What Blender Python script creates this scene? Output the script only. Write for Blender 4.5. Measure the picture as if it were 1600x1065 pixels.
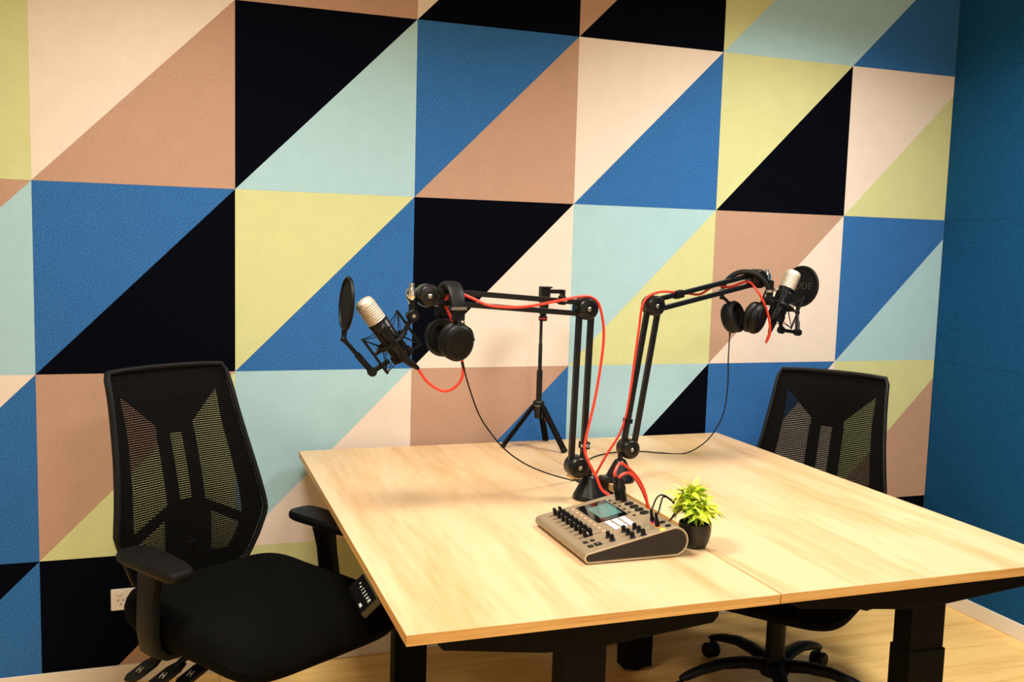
import bpy, bmesh, math, random
from mathutils import Vector, Matrix

for o in list(bpy.data.objects):
    bpy.data.objects.remove(o, do_unlink=True)
SC = bpy.context.scene
COL = SC.collection
rnd = random.Random(7)
PI = math.pi

# ------------------------------------------------------------------ camera
cam_d = bpy.data.cameras.new('camera')
cam_d.sensor_width = 36.0
cam_d.lens = 1500.5 / 1600 * 36.0
cam_d.clip_start = 0.02
cam = bpy.data.objects.new('camera', cam_d)
cam.location = (0.4074, -3.2922, 1.4821)
cam.rotation_euler = (1.47013534, -0.0282048589, -0.337673322)
COL.objects.link(cam)
SC.camera = cam

# ------------------------------------------------------------------ world, lamps, exposure
w = bpy.data.worlds.new('world'); SC.world = w
w.use_nodes = True
w.node_tree.nodes['Background'].inputs[0].default_value = (1.0, 0.94, 0.86, 1)
w.node_tree.nodes['Background'].inputs[1].default_value = 0.2
SC.view_settings.view_transform = 'Standard'
SC.view_settings.look = 'None'
SC.view_settings.exposure = 0.0
SC.view_settings.gamma = 1.0
SC.view_settings.use_curve_mapping = False

CEIL = 2.72
LAMPS = [  # x, y, watts, beam spread in degrees
    (0.50, -1.22, 30, 146), (2.55, -1.15, 38, 147), (1.25, -3.40, 42, 165)]
LAMP_COL = (1.0, 0.955, 0.90)
for (lx, ly, lw, sp) in LAMPS:
    ld = bpy.data.lights.new('downlight_beam', 'AREA')
    ld.shape = 'SQUARE'; ld.size = 0.54; ld.energy = lw
    ld.color = LAMP_COL; ld.spread = math.radians(sp)
    lo = bpy.data.objects.new('downlight_beam', ld)
    lo.location = (lx, ly, CEIL - 0.03)
    COL.objects.link(lo)

# ------------------------------------------------------------------ materials
def lin(c):
    return tuple(((x / 255) / 12.92 if x / 255 <= 0.04045 else ((x / 255 + 0.055) / 1.055) ** 2.4) for x in c) + (1,)

def mat(name, rgb, rough=0.5, metal=0.0, spec=0.5, noise=0.0, nscale=60, bump=0.0, emit=None, estr=1.0, coat=0.0):
    m = bpy.data.materials.new(name); m.use_nodes = True
    nt = m.node_tree; b = nt.nodes['Principled BSDF']
    c = lin(rgb)
    b.inputs['Base Color'].default_value = c
    b.inputs['Roughness'].default_value = rough
    b.inputs['Metallic'].default_value = metal
    b.inputs['Specular IOR Level'].default_value = spec
    b.inputs['Coat Weight'].default_value = coat
    if emit:
        b.inputs['Emission Color'].default_value = lin(emit)
        b.inputs['Emission Strength'].default_value = estr
    tc = nt.nodes.new('ShaderNodeTexCoord')
    nz = nt.nodes.new('ShaderNodeTexNoise')
    nz.inputs['Scale'].default_value = nscale
    nz.inputs['Detail'].default_value = 3
    nt.links.new(tc.outputs['Object'], nz.inputs['Vector'])
    if noise > 0:
        mx = nt.nodes.new('ShaderNodeMix'); mx.data_type = 'RGBA'
        k0, k1 = 1 - noise, 1 + noise
        mx.inputs['A'].default_value = (c[0]*k0, c[1]*k0, c[2]*k0, 1)
        mx.inputs['B'].default_value = (min(1, c[0]*k1), min(1, c[1]*k1), min(1, c[2]*k1), 1)
        mr = nt.nodes.new('ShaderNodeMapRange')
        mr.inputs['From Min'].default_value = 0.3; mr.inputs['From Max'].default_value = 0.7
        nt.links.new(nz.outputs['Fac'], mr.inputs['Value'])
        nt.links.new(mr.outputs['Result'], mx.inputs['Factor'])
        nt.links.new(mx.outputs['Result'], b.inputs['Base Color'])
    if bump > 0:
        bp = nt.nodes.new('ShaderNodeBump')
        bp.inputs['Strength'].default_value = bump
        bp.inputs['Distance'].default_value = 0.002
        nt.links.new(nz.outputs['Fac'], bp.inputs['Height'])
        nt.links.new(bp.outputs['Normal'], b.inputs['Normal'])
    return m

def felt(name, rgb, n=0.10):
    m = mat(name, rgb, rough=0.95, spec=0.04, noise=n, nscale=260, bump=0.25)
    nt = m.node_tree; b = nt.nodes['Principled BSDF']
    # slow blotches of the pressed fibre on top of the fine speckle
    src = b.inputs['Base Color'].links[0].from_socket
    tc = nt.nodes.new('ShaderNodeTexCoord'); nz = nt.nodes.new('ShaderNodeTexNoise')
    nz.inputs['Scale'].default_value = 14; nz.inputs['Detail'].default_value = 5
    nt.links.new(tc.outputs['Object'], nz.inputs['Vector'])
    mr = nt.nodes.new('ShaderNodeMapRange')
    mr.inputs['From Min'].default_value = 0.3; mr.inputs['From Max'].default_value = 0.7
    mr.inputs['To Min'].default_value = 0.975; mr.inputs['To Max'].default_value = 1.025
    nt.links.new(nz.outputs['Fac'], mr.inputs['Value'])
    ml = nt.nodes.new('ShaderNodeMix'); ml.data_type = 'RGBA'; ml.blend_type = 'MULTIPLY'
    ml.inputs['Factor'].default_value = 1
    nt.links.new(src, ml.inputs['A']); nt.links.new(mr.outputs['Result'], ml.inputs['B'])
    nt.links.new(ml.outputs['Result'], b.inputs['Base Color'])
    return m

def wood(name, light, dark, scale, rough=0.38, streak=1.0, coat=0.0):
    """grain runs along the axis with the small scale value"""
    m = bpy.data.materials.new(name); m.use_nodes = True
    nt = m.node_tree; b = nt.nodes['Principled BSDF']
    b.inputs['Roughness'].default_value = rough
    b.inputs['Specular IOR Level'].default_value = 0.4
    b.inputs['Coat Weight'].default_value = coat
    tc = nt.nodes.new('ShaderNodeTexCoord')
    info = nt.nodes.new('ShaderNodeObjectInfo')
    off = nt.nodes.new('ShaderNodeVectorMath'); off.operation = 'MULTIPLY_ADD'
    off.inputs[1].default_value = (7, 13, 3)
    nt.links.new(info.outputs['Random'], off.inputs[0])
    nt.links.new(tc.outputs['Object'], off.inputs[2])
    mp = nt.nodes.new('ShaderNodeMapping'); mp.inputs['Scale'].default_value = scale
    nt.links.new(off.outputs[0], mp.inputs['Vector'])
    n1 = nt.nodes.new('ShaderNodeTexNoise'); n1.inputs['Scale'].default_value = 1.0
    n1.inputs['Detail'].default_value = 6; n1.inputs['Distortion'].default_value = 0.6
    nt.links.new(mp.outputs[0], n1.inputs['Vector'])
    mp2 = nt.nodes.new('ShaderNodeMapping'); mp2.inputs['Scale'].default_value = tuple(s * 7 for s in scale)
    nt.links.new(off.outputs[0], mp2.inputs['Vector'])
    n2 = nt.nodes.new('ShaderNodeTexNoise'); n2.inputs['Scale'].default_value = 1.0
    n2.inputs['Detail'].default_value = 4
    nt.links.new(mp2.outputs[0], n2.inputs['Vector'])
    add = nt.nodes.new('ShaderNodeMath'); add.operation = 'MULTIPLY_ADD'
    add.inputs[1].default_value = 0.45
    nt.links.new(n2.outputs['Fac'], add.inputs[0]); nt.links.new(n1.outputs['Fac'], add.inputs[2])
    cr = nt.nodes.new('ShaderNodeValToRGB')
    cr.color_ramp.elements[0].position = 0.52; cr.color_ramp.elements[0].color = lin(dark)
    cr.color_ramp.elements[1].position = 0.80; cr.color_ramp.elements[1].color = lin(light)
    nt.links.new(add.outputs[0], cr.inputs['Fac'])
    nt.links.new(cr.outputs['Color'], b.inputs['Base Color'])
    bp = nt.nodes.new('ShaderNodeBump'); bp.inputs['Strength'].default_value = 0.06
    bp.inputs['Distance'].default_value = 0.001
    nt.links.new(n2.outputs['Fac'], bp.inputs['Height'])
    nt.links.new(bp.outputs['Normal'], b.inputs['Normal'])
    return m

M = {}
M['cream'] = felt('felt_cream', (230, 216, 202), 0.08)
M['tan'] = felt('felt_tan', (184, 150, 128), 0.16)
M['blue'] = felt('felt_blue', (52, 106, 168), 0.45)
M['aqua'] = felt('felt_aqua', (166, 203, 211), 0.08)
M['green'] = felt('felt_green', (204, 208, 152), 0.08)
M['navy'] = felt('felt_navy', (5, 7, 16), 0.25)
M['wallblue'] = felt('felt_wall_blue', (24, 76, 118), 0.4)
M['plaster'] = mat('plaster', (230, 227, 222), 0.8, noise=0.03, nscale=30)
M['skirting'] = mat('skirting_paint', (232, 222, 205), 0.45, noise=0.02, nscale=8)
M['oak'] = wood('oak_top', (216, 185, 142), (200, 160, 108), (8, 0.9, 8), 0.36)
M['oak_edge'] = wood('oak_edge', (222, 180, 112), (200, 148, 80), (1.5, 1.5, 60), 0.5)
M['floor'] = wood('floor_oak', (248, 208, 130), (228, 178, 98), (0.9, 14, 14), 0.42)
M['grout'] = mat('floor_underlay', (70, 52, 34), 0.9)
M['black'] = mat('black_plastic', (10, 10, 10), 0.5, spec=0.22, noise=0.15, nscale=200)
M['black_soft'] = mat('black_soft_plastic', (10, 9, 9), 0.5, spec=0.22, noise=0.15, nscale=300, bump=0.1)
M['black_metal'] = mat('black_metal', (11, 11, 12), 0.34, spec=0.4)
M['powder'] = mat('black_powder_coat', (8, 7, 7), 0.6, spec=0.08, noise=0.1, nscale=500, bump=0.05)
M['black_gloss'] = mat('black_gloss', (7, 7, 7), 0.16, spec=0.6)
M['fabric'] = mat('black_fabric', (8, 8, 7), 0.95, spec=0.06, noise=0.35, nscale=420, bump=0.4)
M['mesh'] = mat('mesh_thread', (9, 8, 7), 0.8, spec=0.1)
M['shell'] = mat('black_back_shell', (6, 6, 6), 0.6, spec=0.25)
M['foam'] = mat('black_foam', (12, 11, 10), 0.9, spec=0.15, noise=0.3, nscale=150)
M['leather'] = mat('black_leather', (13, 12, 11), 0.5, spec=0.25, noise=0.2, nscale=160, bump=0.2)
M['chrome'] = mat('chrome', (225, 225, 225), 0.14, metal=1.0)
M['steel'] = mat('steel_bolt', (170, 165, 158), 0.3, metal=1.0)
M['grille'] = mat('mic_grille_nickel', (206, 192, 172), 0.42, metal=0.55, noise=0.25, nscale=900, bump=0.6)
M['champagne'] = mat('champagne_shell', (160, 140, 110), 0.42, metal=0.35, noise=0.05, nscale=300)
M['rim'] = mat('silver_rim', (214, 204, 186), 0.3, metal=0.6)
M['mixer_side'] = mat('mixer_side_panel', (26, 20, 16), 0.6, noise=0.12, nscale=150)
M['screen_glass'] = mat('screen_glass', (8, 8, 9), 0.06, spec=0.8)
M['screen_lit'] = mat('screen_picture', (60, 92, 84), 0.12, emit=(84, 130, 118), estr=0.55)
M['pad'] = mat('lit_pad', (226, 226, 240), 0.4, emit=(240, 240, 255), estr=0.12)
M['led'] = mat('led_orange', (226, 160, 128), 0.4, emit=(255, 170, 130), estr=0.12)
M['white'] = mat('white_print', (230, 228, 222), 0.6)
M['grey_print'] = mat('grey_print', (84, 76, 66), 0.7)
M['red_cable'] = mat('red_cable_rubber', (232, 62, 40), 0.42)
M['red_mark'] = mat('red_mark', (150, 30, 30), 0.5)
M['magenta'] = mat('magenta_ring', (225, 60, 150), 0.4)
M['orange'] = mat('orange_ring', (235, 160, 50), 0.4, emit=(240, 150, 40), estr=0.25)
M['yellow'] = mat('yellow_ring', (230, 205, 90), 0.4, emit=(230, 200, 60), estr=0.2)
M['clear'] = mat('clear_ring', (150, 142, 112), 0.35)
M['socket'] = mat('socket_plate', (236, 231, 222), 0.35)
M['slot'] = mat('socket_hole', (20, 18, 16), 0.7)
M['pot'] = mat('black_pot', (20, 17, 15), 0.38, noise=0.1, nscale=60)
M['leaf'] = mat('leaf_lime', (208, 226, 52), 0.5, noise=0.25, nscale=45)
M['leaf2'] = mat('leaf_green', (140, 190, 40), 0.5, noise=0.25, nscale=45)
M['leaf3'] = mat('leaf_pale', (236, 240, 110), 0.5, noise=0.15, nscale=45)
M['stem'] = mat('plant_stem', (96, 120, 40), 0.6)
M['soil'] = mat('pot_filler', (58, 62, 26), 0.95, noise=0.4, nscale=90, bump=0.6)
M['gauze'] = mat('pop_gauze', (16, 14, 12), 0.8, spec=0.2, noise=0.2, nscale=700)
M['gauze_text'] = mat('gauze_print', (48, 42, 36), 0.8)
M['lamp'] = mat('lamp_diffuser', (255, 244, 225), 0.5, emit=(255, 236, 205), estr=6)

# ------------------------------------------------------------------ mesh helpers
class MB:
    def __init__(s):
        s.v = []; s.f = []; s.mi = []
    def add(s, vs, fs, mi=0):
        n = len(s.v)
        s.v += [Vector(p) for p in vs]
        s.f += [tuple(i + n for i in f) for f in fs]
        s.mi += [mi] * len(fs)
        return s
    def box(s, c, size, R=None, mi=0):
        hx, hy, hz = (d / 2 for d in size)
        vs = [Vector((x, y, z)) for x in (-hx, hx) for y in (-hy, hy) for z in (-hz, hz)]
        if R: vs = [R @ p for p in vs]
        c = Vector(c)
        s.add([p + c for p in vs], [(0, 1, 3, 2), (4, 6, 7, 5), (0, 4, 5, 1), (2, 3, 7, 6), (0, 2, 6, 4), (1, 5, 7, 3)], mi)
        return s
    def bar(s, p0, p1, wd, ht, up=(0, 0, 1)):
        p0 = Vector(p0); p1 = Vector(p1); d = p1 - p0
        X = d.normalized(); Y = Vector(up).cross(X).normalized(); Z = X.cross(Y)
        R = Matrix((X, Y, Z)).transposed()
        return s.box((p0 + p1) / 2, (d.length, wd, ht), R)
    def ring_stack(s, rings, cap=True, closed=False):
        n = len(rings[0]); b = len(s.v)
        for r in rings: s.v += [Vector(p) for p in r]
        m = len(rings)
        for i in range(m if closed else m - 1):
            j = (i + 1) % m
            for k in range(n):
                k2 = (k + 1) % n
                s.f.append((b + i*n + k, b + i*n + k2, b + j*n + k2, b + j*n + k)); s.mi.append(0)
        if cap and not closed:
            s.f.append(tuple(b + k for k in reversed(range(n)))); s.mi.append(0)
            s.f.append(tuple(b + (m-1)*n + k for k in range(n))); s.mi.append(0)
        return s
    def lathe(s, prof, origin=(0, 0, 0), axis=(0, 0, 1), n=24):
        """prof: (radius, height along axis)"""
        A = Vector(axis).normalized()
        ref = Vector((1, 0, 0)) if abs(A.x) < 0.9 else Vector((0, 1, 0))
        U = (ref - A * ref.dot(A)).normalized(); V = A.cross(U)
        o = Vector(origin)
        rings = [[o + A*h + (U*math.cos(2*PI*k/n) + V*math.sin(2*PI*k/n)) * max(r, 1e-5) for k in range(n)] for r, h in prof]
        return s.ring_stack(rings)
    def cyl(s, p0, p1, r0, r1=None, n=20):
        p0 = Vector(p0); p1 = Vector(p1)
        return s.lathe([(r0, 0), (r0 if r1 is None else r1, (p1-p0).length)], p0, p1-p0, n)
    def tube(s, pts, r, n=8, smooth=6, closed=False):
        P = catmull(pts, smooth, closed) if smooth > 1 else [Vector(p) for p in pts]
        m = len(P); rings = []; U = None
        for i in range(m):
            if closed: T = P[(i+1) % m] - P[i-1]
            else: T = P[min(i+1, m-1)] - P[max(i-1, 0)]
            T = T.normalized()
            if U is None:
                ref = Vector((0, 0, 1)) if abs(T.z) < 0.9 else Vector((1, 0, 0))
                U = (ref - T*ref.dot(T)).normalized()
            else:
                U = (U - T*U.dot(T)).normalized()
            V = T.cross(U)
            rr = r(i/(m-1)) if callable(r) else r
            rings.append([P[i] + (U*math.cos(2*PI*k/n) + V*math.sin(2*PI*k/n))*rr for k in range(n)])
        return s.ring_stack(rings, closed=closed)
    def prism(s, poly, o, X, Y, depth, mi=0, mi_side=None):
        """polygon in the X,Y frame at o, extruded by depth along X x Y (towards minus)"""
        X = Vector(X).normalized(); Y = Vector(Y).normalized(); N = X.cross(Y); o = Vector(o)
        n = len(poly)
        top = [o + X*a + Y*b for a, b in poly]
        bot = [p - N*depth for p in top]
        base = len(s.v); s.v += top + bot
        s.f.append(tuple(base + i for i in range(n))); s.mi.append(mi)
        s.f.append(tuple(base + n + i for i in reversed(range(n)))); s.mi.append(mi)
        for i in range(n):
            j = (i+1) % n
            s.f.append((base+j, base+i, base+n+i, base+n+j)); s.mi.append(mi if mi_side is None else mi_side)
        return s
    def ball(s, c, r, n=16, m=10, R=None):
        if not hasattr(r, '__len__'): r = (r, r, r)
        c = Vector(c); rings = []
        for i in range(m + 1):
            a = PI * (i if 0 < i < m else (0.02 if i == 0 else m - 0.02)) / m
            ring = []
            for k in range(n):
                p = Vector((r[0]*math.sin(a)*math.cos(2*PI*k/n), r[1]*math.sin(a)*math.sin(2*PI*k/n), -r[2]*math.cos(a)))
                if R: p = R @ p
                ring.append(c + p)
            rings.append(ring)
        return s.ring_stack(rings)
    def build(s, name, m, parent=None, smooth=True, bevel=0.0, ang=35, origin=None):
        me = bpy.data.meshes.new(name)
        O = Vector(origin) if origin is not None else (Vector(parent.get('base', (0, 0, 0))) if parent is not None else Vector((0, 0, 0)))
        me.from_pydata([tuple(p - O) for p in s.v], [], s.f)
        ms = m if isinstance(m, (list, tuple)) else [m]
        for x in ms: me.materials.append(x)
        if len(ms) > 1: me.polygons.foreach_set('material_index', s.mi)
        bm = bmesh.new(); bm.from_mesh(me)
        bmesh.ops.recalc_face_normals(bm, faces=bm.faces[:])
        bm.to_mesh(me); bm.free()
        if smooth:
            me.polygons.foreach_set('use_smooth', [True]*len(me.polygons))
            me.set_sharp_from_angle(angle=math.radians(ang))
        o = bpy.data.objects.new(name, me)
        COL.objects.link(o)
        if parent is not None: o.parent = parent
        elif origin is not None: o.location = O
        if bevel > 0:
            b = o.modifiers.new('bevel', 'BEVEL'); b.width = bevel; b.segments = 2; b.limit_method = 'ANGLE'
            b.angle_limit = math.radians(40); b.harden_normals = smooth
        return o

def catmull(pts, k=6, closed=False):
    P = [Vector(p) for p in pts]; n = len(P); out = []
    for i in range(n if closed else n - 1):
        if closed: a, b, c, d = P[i-1], P[i], P[(i+1) % n], P[(i+2) % n]
        else:
            b, c = P[i], P[i+1]
            a = P[i-1] if i > 0 else b*2 - c
            d = P[i+2] if i + 2 < n else c*2 - b
        for j in range(k):
            t = j / k
            out.append(0.5*((2*b) + (c-a)*t + (2*a-5*b+4*c-d)*t*t + (3*b-a-3*c+d)*t**3))
    if not closed: out.append(P[-1])
    return out

def V_(*a): return Vector(a)

def thing(name, label, cat, loc=(0, 0, 0), rotz=0.0, group=None, local=False):
    """Empty at a thing's base. Parts are given in world coordinates unless local."""
    o = bpy.data.objects.new(name, None); COL.objects.link(o)
    o.empty_display_size = 0.05
    o.location = loc; o.rotation_euler = (0, 0, rotz)
    o['label'] = label; o['category'] = cat
    o['base'] = (0.0, 0.0, 0.0) if local else tuple(float(x) for x in loc)
    if group: o['group'] = group
    return o

def tag(o, label=None, cat=None, group=None, kind=None):
    if label: o['label'] = label
    if cat: o['category'] = cat
    if group: o['group'] = group
    if kind: o['kind'] = kind
    return o

def share(src, name, parent, mtx=None):
    c = src.copy(); COL.objects.link(c); c.name = name; c.parent = parent
    if mtx is not None: c.matrix_basis = mtx
    return c

def lettering(body, size, o, X, Y, m, parent, name='lettering', depth=0.0004):
    """text centred at o, reading along X with up Y"""
    cu = bpy.data.curves.new('txt', 'FONT'); cu.body = body; cu.size = size
    cu.align_x = 'CENTER'; cu.align_y = 'CENTER'; cu.extrude = depth; cu.resolution_u = 3
    t = bpy.data.objects.new('txt', cu); COL.objects.link(t)
    me = bpy.data.meshes.new_from_object(t.evaluated_get(bpy.context.evaluated_depsgraph_get()))
    bpy.data.objects.remove(t, do_unlink=True)
    X = Vector(X).normalized(); Y = Vector(Y); Y = (Y - X*Y.dot(X)).normalized(); Z = X.cross(Y)
    O = Vector(parent.get('base', (0, 0, 0))) if parent is not None else Vector((0, 0, 0))
    R = Matrix((X, Y, Z)).transposed()
    for v in me.vertices: v.co = R @ v.co + Vector(o) - O
    me.materials.clear(); me.materials.append(m)
    ob = bpy.data.objects.new(name, me); COL.objects.link(ob); ob.parent = parent
    return ob

# ================================================================== ROOM
XL, XR, YF = -1.60, 3.52, -4.60
SK = 0.0634                                    # skirting top
tag(MB().box(((XL+XR)/2, 0.06, CEIL/2), (XR-XL+0.24, 0.10, CEIL)).build('wall_back', M['plaster'], smooth=False), kind='structure')
tag(MB().box((XR+0.06, YF/2+0.004, CEIL/2), (0.10, -YF+0.008, CEIL)).build('wall_right', M['plaster'], smooth=False), kind='structure')
tag(MB().box((XL-0.06, YF/2, CEIL/2), (0.12, -YF, CEIL)).build('wall_left', M['plaster'], smooth=False), kind='structure')
tag(MB().box(((XL+XR)/2, YF-0.06, CEIL/2), (XR-XL+0.24, 0.12, CEIL)).build('wall_front', M['plaster'], smooth=False), kind='structure')
tag(MB().box(((XL+XR)/2, YF/2, CEIL+0.05), (XR-XL+0.24, -YF+0.24, 0.10)).build('ceiling', M['plaster'], smooth=False), kind='structure')
floor = tag(MB().box(((XL+XR)/2, YF/2, -0.06), (XR-XL+0.24, -YF+0.24, 0.10)).build('floor', M['grout'], smooth=False), kind='structure')

# floor boards, laid along x; each its own piece
PW, PL = 0.185, 1.28
row = 0; y = 0.008
while y > -2.6:
    x = XL - rnd.random()*PL
    while x < XR:
        a, b = max(x, XL), min(x + PL, XR)
        if b - a > 0.02:
            MB().box(((a+b)/2, y - PW/2, -0.005), (b-a-0.0012, PW-0.0012, 0.010)).build('plank', M['floor'], floor, smooth=False)
        x += PL
    y -= PW; row += 1
rest = MB().box(((XL+XR)/2, (y+YF)/2, -0.005), (XR-XL, y-YF, 0.010)).build('plank', M['floor'], floor, smooth=False)

# felt triangles on the back wall ------------------------------------------------
T = 0.60; Z1 = 1.0346                          # tile size and height of grid line 0
def clip(poly, axis, val, keep_less):
    out = []
    for i in range(len(poly)):
        p, q = poly[i-1], poly[i]
        pin = (p[axis] <= val) if keep_less else (p[axis] >= val)
        qin = (q[axis] <= val) if keep_less else (q[axis] >= val)
        if pin != qin:
            t = (val - p[axis])/(q[axis]-p[axis])
            out.append((p[0]+(q[0]-p[0])*t, p[1]+(q[1]-p[1])*t))
        if qin: out.append(q)
    return out
def inset(poly, d):
    n = len(poly); cx = sum(p[0] for p in poly)/n; cy = sum(p[1] for p in poly)/n
    res = []
    for i in range(n):
        p0 = Vector(poly[i-1]); p1 = Vector(poly[i]); p2 = Vector(poly[(i+1) % n])
        e1 = (p1-p0).normalized(); e2 = (p2-p1).normalized()
        n1 = Vector((-e1.y, e1.x)); n2 = Vector((-e2.y, e2.x))
        c = 1 + n1.dot(n2)
        res.append(tuple(p1 + (n1+n2)*(d/max(c, 0.2))))
    return res
UNSEEN = ['cream', 'blue', 'tan', 'aqua', 'green', 'navy']
GRID = {   # (col,row): (upper-left, lower-right); row r spans line r..r+1
    (-1, 1): ('aqua', 'green'), (0, 1): ('cream', 'tan'), (1, 1): ('navy', 'aqua'), (2, 1): ('blue', 'tan'),
    (3, 1): ('cream', 'blue'), (4, 1): ('green', 'navy'), (5, 1): ('cream', 'green'),
    (0, 2): ('green', 'blue'), (1, 2): ('cream', 'tan'), (2, 2): ('cream', 'navy'), (3, 2): ('tan', 'navy'),
    (4, 2): ('green', 'aqua'), (5, 2): ('aqua', 'blue'),
    (-1, 0): ('tan', 'aqua'), (0, 0): ('blue', 'navy'), (1, 0): ('green', 'blue'), (2, 0): ('navy', 'cream'),
    (3, 0): ('aqua', 'green'), (4, 0): ('tan', 'cream'), (5, 0): ('blue', 'aqua'),
    (-1, -1): ('cream', 'blue'), (0, -1): ('tan', 'green'), (1, -1): ('aqua', 'cream'), (2, -1): ('tan', 'blue'),
    (3, -1): ('aqua', 'navy'), (4, -1): ('blue', 'cream'), (5, -1): ('green', 'tan'),
    (-1, -2): ('navy', 'blue'), (0, -2): ('navy', 'tan'), (1, -2): ('green', 'cream'), (2, -2): ('aqua', 'navy'),
    (3, -2): ('blue', 'tan'), (4, -2): ('cream', 'aqua'), (5, -2): ('navy', 'blue')}
wall_back = bpy.data.objects['wall_back']; wall_right = bpy.data.objects['wall_right']
for c in range(-3, 6):
    for r in range(-2, 3):
        pair = GRID.get((c, r)) or (UNSEEN[(c*2+r) % 6], UNSEEN[(c*2+r+3) % 6])
        x0, z0 = c*T, Z1 + r*T
        for poly, key in (([(x0, z0), (x0+T, z0+T), (x0, z0+T)], pair[0]), ([(x0, z0), (x0+T, z0), (x0+T, z0+T)], pair[1])):
            for ax, val, less in ((0, XR-0.001, True), (0, XL, False), (1, CEIL, True), (1, SK, False)):
                if poly: poly = clip(poly, ax, val, less)
            if len(poly) < 3: continue
            poly = inset(poly, 0.00012)
            MB().prism(poly, (0, 0, 0), (1, 0, 0), (0, 0, 1), 0.010).build('panel', M[key], wall_back, smooth=False)
# the prism normal is -y, so shift nothing: front faces lie on y = 0

# right wall: plain blue felt squares
y = 0.0
while y > YF:
    y2 = max(y - T*2, YF)
    z = Z1 - 2*T
    for k in range(5):
        a, b = max(z, SK), min(z + T, CEIL)
        MB().box((XR+0.005, (y+y2)/2, (a+b)/2), (0.010, y-y2-0.0006, b-a-0.0008)).build('panel', M['wallblue'], wall_right, smooth=False)
        z += T
    y = y2

tag(MB().box(((XL+XR)/2, 0.003, SK/2), (XR-XL, 0.014, SK-0.001)).build('baseboard_back', M['skirting'], smooth=False, bevel=0.002), kind='structure')
tag(MB().box((XR-0.003, YF/2, SK/2), (0.014, -YF-0.03, SK-0.001)).build('baseboard_right', M['skirting'], smooth=False, bevel=0.002), kind='structure')

# wall socket
s = thing('wall_socket', 'white double power socket low on the wall behind the left chair', 'socket', (0.265, 0, 0.288))
MB().box((0.267, -0.004, 0.288), (0.118, 0.008, 0.072)).build('plate', M['socket'], s, bevel=0.003)
for cx in (0.238, 0.296):
    MB().box((cx, -0.0095, 0.310), (0.016, 0.005, 0.010)).build('switch', M['socket'], s, bevel=0.001)
    h = MB()
    h.box((cx-0.007, -0.0083, 0.287), (0.0022, 0.0012, 0.007), Matrix.Rotation(0.5, 3, 'Y'))
    h.box((cx+0.007, -0.0083, 0.287), (0.0022, 0.0012, 0.007), Matrix.Rotation(-0.5, 3, 'Y'))
    h.box((cx, -0.0083, 0.274), (0.0022, 0.0012, 0.007))
    h.build('pin_hole', M['slot'], s, smooth=False)

# ceiling downlights
names = ['square ceiling light panel above the left desk', 'square ceiling light panel above the right desk',
         'square ceiling light panel nearest the front of the room']
for (lx, ly, lw, sp), lb in zip(LAMPS, names):
    t = thing('ceiling_light', lb, 'ceiling light', (lx, ly, CEIL), group='square ceiling light panels')
    f = MB()
    for k in range(4):
        q = Matrix.Rotation(k*PI/2, 3, 'Z')
        f.box(V_(lx, ly, CEIL-0.009) + q @ Vector((0.285, 0.0, 0)), (0.03, 0.60, 0.018), q)
    f.build('rim', M['socket'], t, smooth=False)
    MB().box((lx, ly, CEIL-0.006), (0.54, 0.54, 0.010)).build('diffuser', M['lamp'], t, smooth=False)

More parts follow.
